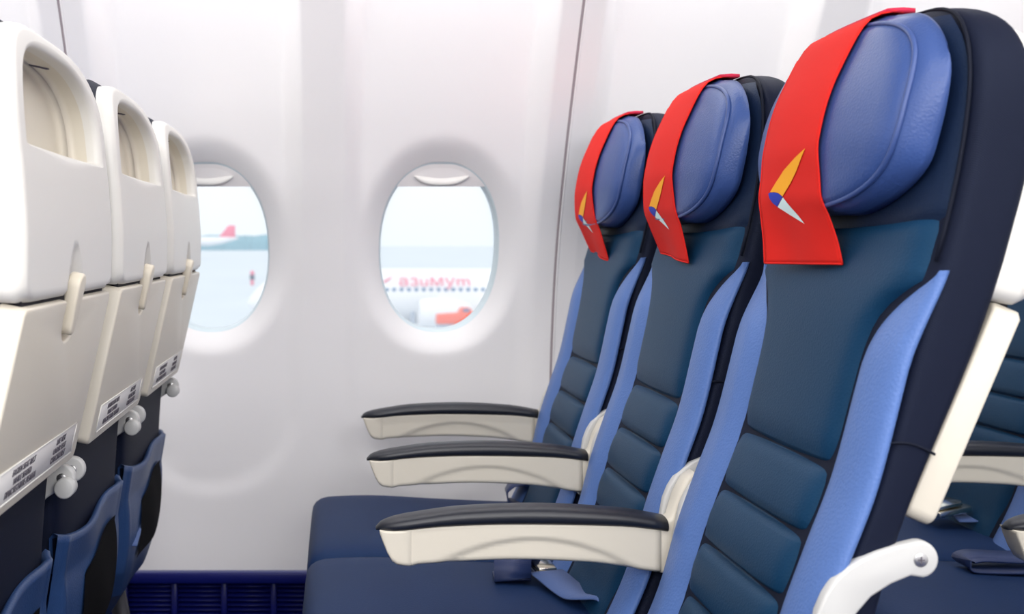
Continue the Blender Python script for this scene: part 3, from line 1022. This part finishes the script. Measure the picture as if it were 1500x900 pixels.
D = math.radians
gL = 'seats of the row in front, seen from behind'
make_seat('A', -0.80, -REC, 'nearest of the left seats seen from behind, large ivory shell cut by the left edge', BELT_A, gL, True, False)
make_seat('B', -0.80, -REC, 'middle of the left seats seen from behind, between the nearest and the window one', BELT_A, gL, False, False)
make_seat('C', -0.80, -REC, 'left seat seen from behind that stands against the window wall', BELT_B, gL, False, False)
gM = 'blue leather seats facing left'
A2 = make_seat('A', 0.0, D(0.0), 'largest blue leather seat in front, facing left, under the nearest red headrest cover', BELT_A, gM, True)
B2 = make_seat('B', 0.0, D(-1.2), 'middle blue leather seat facing left, with a metal buckle on its cushion', BELT_A, gM)
C2 = make_seat('C', 0.0, D(-2.2), 'blue leather seat facing left beside the window wall, smallest of its row', BELT_B[:2], gM)
gR = 'seats of the row behind, at the right edge'
make_seat('A', 0.795, D(0.0), 'seat behind the large one, only its rounded armrest tip in view at the right edge', BELT_A, gR, True)
make_seat('B', 0.795, D(0.0), 'seat of the rear row whose dark cushion and loose belt end show at lower right', BELT_C, gR)
make_seat('C', 0.795, D(-0.6), 'rear row window seat whose blue tufted back shows at the right edge', BELT_B, gR)

# ------------------------------------------------------------------ red headrest covers with the emblem
Y_FAR, Y_NEAR = 0.096, -0.056


def cover_surface(near, far):
    """near / far: hanging edges below z = 1.07 as (z, x); returns S(u, t)"""
    nf = spline(near); ff = spline(far)
    zn = near[0][0]; zf = far[0][0]

    def S(u, z):
        y = Y_FAR + (Y_NEAR - Y_FAR) * u
        if z > 1.11:
            x = head_x(y, z) - 0.0045
            return (x, y, z)
        x = float(ff(z)) * (1 - u) + float(nf(z)) * u + 0.0035 * math.sin(PI * u * 2.0) * float(sstep(1.07, 0.99, z))
        k = float(sstep(1.04, 1.11, z))
        return (x * (1 - k) + (head_x(y, z) - 0.0045) * k, y, z)
    return S, zn, zf


def make_cover(seat_col, lean, near, far, label):
    S, zn, zf = cover_surface(near, far)
    P = []
    us_ = np.linspace(0, 1, 25)
    for t in np.linspace(0, 1, 48):
        row = []
        for u in us_:
            zb = zf * (1 - u) + zn * u
            row.append(S(u, zb + (1.208 - zb) * t))
        P.append(row)
    # over the top
    last = P[-1]
    for dx, z in ((0.007, 1.219), (0.015, 1.2275), (0.026, 1.2325), (0.038, 1.2345), (0.048, 1.234)):
        P.append([(p[0] + dx, p[1], z) for p in last])
    root = bpy.data.objects.new('headrest_cover', None)
    me = G().grid(P).mesh('headrest_cover', M['red'])
    o_ = link('headrest_cover', me)
    loc, a = pose(lean)
    o_.location = (loc[0] + OX, SY[seat_col], loc[2]); o_.rotation_euler = (0, a, 0)
    sm = o_.modifiers.new('cloth_thickness', 'SOLIDIFY'); sm.thickness = 0.0016; sm.offset = 0
    tag(o_, label, 'headrest cover', 'red headrest covers')
    bpy.data.objects.remove(root)
    # hem and fastening strip
    hem = G()
    for uu in (0.0, 1.0):
        hem.tube([(r[0][0] - 0.0004, r[0][1], r[0][2]) if uu == 0 else (r[-1][0] - 0.0004, r[-1][1], r[-1][2]) for r in P[:48]], 0.0011, 6)
    hem.tube([(p[0] - 0.0004, p[1], p[2]) for p in P[0]], 0.0013, 6)
    link('hem', hem.mesh('hem', M['red']), o_)
    st = [[(p[0] + dx, p[1], p[2] + dz) for p in P[-1][::3]] for dx, dz in ((-0.016, 0.0035), (0.0, 0.0045), (0.012, 0.0035), (0.012, -0.001), (-0.016, 0.0))]
    link('fastening_strip', G().loft([list(c) for c in zip(*st)]).mesh('fastening_strip', M['reddark']), o_)['label'] = 'dark red fastening strip on top'
    # emblem
    shapes = [('orange_swoosh', [(0.84, 217), (0.66, 232), (0.46, 250), (0.32, 267), (0.21, 282), (0.285, 281.5), (0.36, 283), (0.43, 288), (0.56, 270), (0.68, 250)], M['orange'], 'orange swoosh of the emblem'),
              ('blue_wedge', [(0.18, 284), (0.21, 282.4), (0.285, 282), (0.36, 283.4), (0.43, 288.6), (0.365, 296), (0.30, 303), (0.24, 298), (0.20, 292)], M['royal'], 'royal blue wedge of the emblem'),
              ('white_swoosh', [(0.435, 289.4), (0.37, 296.4), (0.305, 303.6), (0.48, 315), (0.69, 328), (0.62, 316), (0.53, 303)], M['ice'], 'pale white swoosh of the emblem')]
    for nm, pts, m_, lab in shapes:
        bm = bmesh.new()
        vs = []
        for u, py in pts:
            Yw = SY['A'] + Y_FAR + (Y_NEAR - Y_FAR) * u
            z = 1 - (py - 355) * Yw / F_PX
            vs.append(bm.verts.new((u, z, 0)))
        bm.faces.new(vs)
        bmesh.ops.triangulate(bm, faces=bm.faces)
        for _ in range(3):
            bmesh.ops.subdivide_edges(bm, edges=bm.edges, cuts=1, use_grid_fill=True)
        for v in bm.verts:
            x, y, z = S(v.co.x, v.co.y); v.co = (x - 0.0017, y, z)
        bmesh.ops.recalc_face_normals(bm, faces=bm.faces)
        me = bpy.data.meshes.new(nm); bm.to_mesh(me); bm.free(); me.materials.append(m_)
        me.polygons.foreach_set('use_smooth', [True] * len(me.polygons))
        link(nm, me, o_)['label'] = lab
    return o_


make_cover('A', D(0.0), [(0.978, 0.512), (1.0, 0.507), (1.024, 0.499), (1.05, 0.4895), (1.075, 0.489)], [(0.976, 0.491), (1.0, 0.490), (1.03, 0.4870), (1.055, 0.4845), (1.075, 0.4855)],
           'nearest and largest red headrest cover, its hem hanging straight')
make_cover('B', D(-1.2), [(0.972, 0.508), (1.0, 0.503), (1.024, 0.498), (1.05, 0.4905), (1.075, 0.489)], [(0.984, 0.513), (1.0, 0.507), (1.03, 0.4955), (1.05, 0.489), (1.075, 0.487)],
           'middle red headrest cover, curling back at its lower end')
make_cover('C', D(-2.2), [(0.968, 0.513), (1.0, 0.505), (1.024, 0.499), (1.05, 0.4905), (1.075, 0.489)], [(0.984, 0.516), (1.0, 0.509), (1.03, 0.497), (1.05, 0.489), (1.075, 0.487)],
           'farthest red headrest cover, on the seat beside the wall')

# ------------------------------------------------------------------ outside the windows
GZ = -6.3
slab('apron', (0, 1010, GZ - 0.05), (3000, 2000, 0.1), M['apron'], 'pale concrete apron outside')


def airliner(name, x_nose, yd, zc, R, L, label, heading=1, text=False, group=None):
    """nose points to -x when heading = 1"""
    root = bpy.data.objects.new(name, None); COL.objects.link(root)
    root.location = (x_nose, yd, 0)
    tag(root, label, 'airplane', group)
    prof = [(0, 0.02, -0.25), (0.02, 0.2, -0.22), (0.05, 0.38, -0.18), (0.1, 0.6, -0.1), (0.16, 0.8, -0.04), (0.24, 0.95, 0), (0.32, 1.0, 0)]
    rings = []
    nl = 6.0 / L * R / 2
    st = [(p[0] * R * 6, p[1], p[2]) for p in prof] + [(L * 0.4, 1, 0), (L * 0.7, 1, 0), (L * 0.82, 0.8, 0.2), (L * 0.93, 0.45, 0.5), (L, 0.12, 0.75)]
    for x, k, dz in st:
        rings.append([(heading * x, R * k * math.cos(a), zc + R * dz + R * k * math.sin(a)) for a in np.linspace(0, 2 * PI, 37)[:-1]])
    link('fuselage', G().loft(rings).mesh('fuselage', M['plane']), root)
    fin = [(L * 0.80, zc + R * 0.85), (L * 0.90, zc + R * 3.6), (L * 0.97, zc + R * 3.6), (L * 0.97, zc + R * 0.8)]
    link('tail_fin', plate('tail_fin', [(heading * a, b) for a, b in fin], -0.2, 0.2, M['plane_red'], 0.05, 1), root)['label'] = 'red tail fin'
    for sg in (-1, 1):
        wg = [(L * 0.38, sg * R * 0.8), (L * 0.56, sg * R * 0.8), (L * 0.63, sg * R * 7.2), (L * 0.585, sg * R * 7.2)]
        link('wing', plate('wing', [(heading * a, b) for a, b in wg], zc - R * 0.55, zc - R * 0.35, M['plane'], 0.05, 1, lambda a, b, c: (a, b, c)), root)
        ts = [(L * 0.88, sg * R * 0.3), (L * 0.96, sg * R * 0.3), (L * 1.0, sg * R * 2.6), (L * 0.96, sg * R * 2.6)]
        link('tailplane', plate('tailplane', [(heading * a, b) for a, b in ts], zc + R * 0.5, zc + R * 0.6, M['plane'], 0.03, 1, lambda a, b, c: (a, b, c)), root)
    return root


# parked airliner, its nose beyond the left window
YD, R = 80.0, 1.97
zc = 1 - (434 - 355) * YD / F_PX
XN = (362 - 495) * YD / F_PX
big = airliner('airliner', XN, YD, zc, R, 36.0, 'white airliner parked alongside, with red lettering above a row of dark windows', 1, True)
win_me = bevel_mesh(G().box((0, 0, 0), (0.26, 0.05, 0.36)).mesh('cabin_window', M['plane_win'], False), 0.04, 1)
zwin = 1 - (424 - 355) * YD / F_PX
kz = (zwin - zc) / R
for i in range(44):
    xx = 4.2 + i * 0.515
    o = link('cabin_window', win_me, big, (xx, -R * math.sqrt(1 - kz * kz) - 0.0, zwin)); o.rotation_euler = (math.asin(kz), 0, 0)
# lettering, as it reads through the window
tm = text_mesh('lettering', ['азuмуm'], 1.22, M['plane_red'], False)
bmx = Matrix.Rotation(PI / 2, 4, 'X')
zt_ = 1 - (412 - 355) * (YD - R) / F_PX; kt = (zt_ - zc) / R
xc = (637 - 495) * (YD - R) / F_PX - XN
ws = [v.co.x for v in tm.vertices]; k = 4.95 / (max(ws) - min(ws))
tm.transform(Matrix.Rotation(-math.asin(kt), 4, 'X') @ bmx @ Matrix.Diagonal((k, k * 0.9, 1, 1)))
lo = link('lettering', tm, big, (xc, -R * math.sqrt(1 - kt * kt) - 0.12, zt_)); lo['label'] = 'red lettering along the fuselage'
hs = [(0, 0), (0.55, 0.32), (0.75, 0.36), (0.3, -0.02), (0.05, -0.16)]
lg = plate('flag_mark', [(a * 0.9, b * 0.9) for a, b in hs], -0.02, 0.02, M['plane_red'], 0.0)
link('flag_mark', lg, big, ((562 - 495) * (YD - R) / F_PX - XN, -R * math.sqrt(1 - kt * kt) - 0.12, zt_))['label'] = 'red mark beside the lettering'
# near engine
ec = ((655 - 495) * 74 / F_PX - XN, -6.0, 1 - (459 - 355) * 74 / F_PX)
rings = []
for x, r in ((-1.75, 0.62), (-1.9, 0.74), (-1.8, 0.9), (-1.2, 1.02), (-0.2, 1.02), (0.9, 0.86), (1.7, 0.6)):
    rings.append([(ec[0] + x, ec[1] + r * math.cos(a), ec[2] + r * math.sin(a)) for a in np.linspace(0, 2 * PI, 29)[:-1]])
en = link('engine', G().loft(rings).mesh('engine', M['plane']), big)
link('intake', G().disc((ec[0] - 1.76, ec[1], ec[2]), 'x', 0.62, 0.05).mesh('intake', M['plane_grey']), en)
link('pylon', G().box((ec[0] + 0.6, ec[1] + 1.0, ec[2] + 1.0), (2.2, 0.3, 0.7)).mesh('pylon', M['plane'], False), en)
# gear
ngx = (369 - 495) * (YD - 1) / F_PX - XN
ng = link('nose_gear', G().tube([(ngx + 1.2, -0.6, zc - R * 0.6), (ngx + 0.6, -0.9, zc - R), (ngx + 0.2, -1.0, GZ + 0.3)], 0.09, 8).mesh('nose_gear', M['plane_red']), big)
wz = 1 - (409 - 355) * YD / F_PX
link('wheel', G().disc((ngx + 0.2, -1.0, GZ + 0.36), 'y', 0.36, 0.4).mesh('wheel', M['tyre']), ng)
mgx = (605 - 495) * (YD - 2) / F_PX - XN
mg = link('main_gear', G().tube([(mgx, -1.6, zc - R * 0.5), (mgx, -1.7, zc - R * 1.1), (mgx, -1.7, GZ + 0.4)], 0.14, 8).mesh('main_gear', M['plane_grey']), big)
for dx in (-0.55, 0.55):
    link('wheel', G().disc((mgx + dx, -1.7, GZ + 0.5), 'y', 0.5, 0.5).mesh('wheel', M['tyre']), mg)

# tug in front of the engine
YT = 66.0
tx = (666 - 495) * YT / F_PX; tz = 1 - (466 - 355) * YT / F_PX
tug = bpy.data.objects.new('tow_tractor', None); COL.objects.link(tug); tug.location = (tx, YT, GZ)
tag(tug, 'low orange red airport tug standing before the white engine', 'vehicle')
h = tz - GZ
body = [(-1.1, h - 0.32), (-1.05, h + 0.22), (0.2, h + 0.30), (0.35, h + 0.62), (0.85, h + 0.62), (1.0, h + 0.34), (1.5, h + 0.25), (1.5, h - 0.30)]
link('body', plate('body', body, -0.7, 0.7, M['tug'], 0.06, 2), tug)
link('lower_body', plate('lower_body', [(-1.0, 0.3), (-1.05, h - 0.3), (1.45, h - 0.3), (1.4, 0.3)], -0.65, 0.65, M['plane_grey'], 0.05, 1), tug)
link('cab_window', G().box((0.6, -0.7, h + 0.50), (0.36, 0.06, 0.16)).mesh('cab_window', M['plane_win'], False), tug)
for dx in (-0.65, 1.0):
    for dy in (-0.62, 0.62):
        link('wheel', G().disc((dx, dy, 0.33), 'y', 0.33, 0.22).mesh('wheel', M['tyre']), tug)
# distant airliner by the trees
zc2 = 1 - (352 - 355) * 480 / F_PX
far = airliner('airliner', (205 - 495) * 480 / F_PX, 480, zc2 - 0.5, 1.9, 42.0, 'distant airplane with a red and blue tail before the trees', 1, False)

# small post out on the apron
mp = bpy.data.objects.new('marker_post', None); COL.objects.link(mp); mp.location = ((369.5 - 495) * 190 / F_PX, 190, GZ)
tag(mp, 'tiny red and dark blue marker on the apron beyond the airliner nose', 'post')
link('post', G().disc((0, 0, 0.55), 'z', 0.30, 1.1, 12).mesh('post', M['plane_red']), mp)
link('band', G().disc((0, 0, 1.35), 'z', 0.42, 0.8, 12).mesh('band', M['tyre']), mp)['label'] = 'dark blue band'
link('cap', G().disc((0, 0, 2.1), 'z', 0.34, 0.7, 12).mesh('cap', M['plane_red']), mp)
# trees
rng = np.random.default_rng(4)
def treeline(x0_, x1_, yd, top_px, amp, label):
    g = G(); n = 160; fr, bk_ = [], []
    for i in range(n + 1):
        x = x0_ + (x1_ - x0_) * i / n
        hgt = (355 - top_px) * yd / F_PX + 1 + amp * (math.sin(i * 0.35) + 0.6 * math.sin(i * 0.91 + 1) + 0.5 * rng.random())
        fr.append([(x, yd, GZ), (x, yd - 2 + 3 * rng.random(), (hgt + GZ) / 2), (x, yd + 4 * rng.random(), hgt), (x, yd + 14, hgt * 0.95 + 0.3), (x, yd + 26, GZ)])
    g.grid(fr)
    o_ = link('treeline', g.mesh('treeline', M['tree']))
    tag(o_, label, 'trees', kind='stuff')
treeline(-420, -30, 1000, 345, 0.5, 'hazy blue green line of trees on the horizon behind the left window')
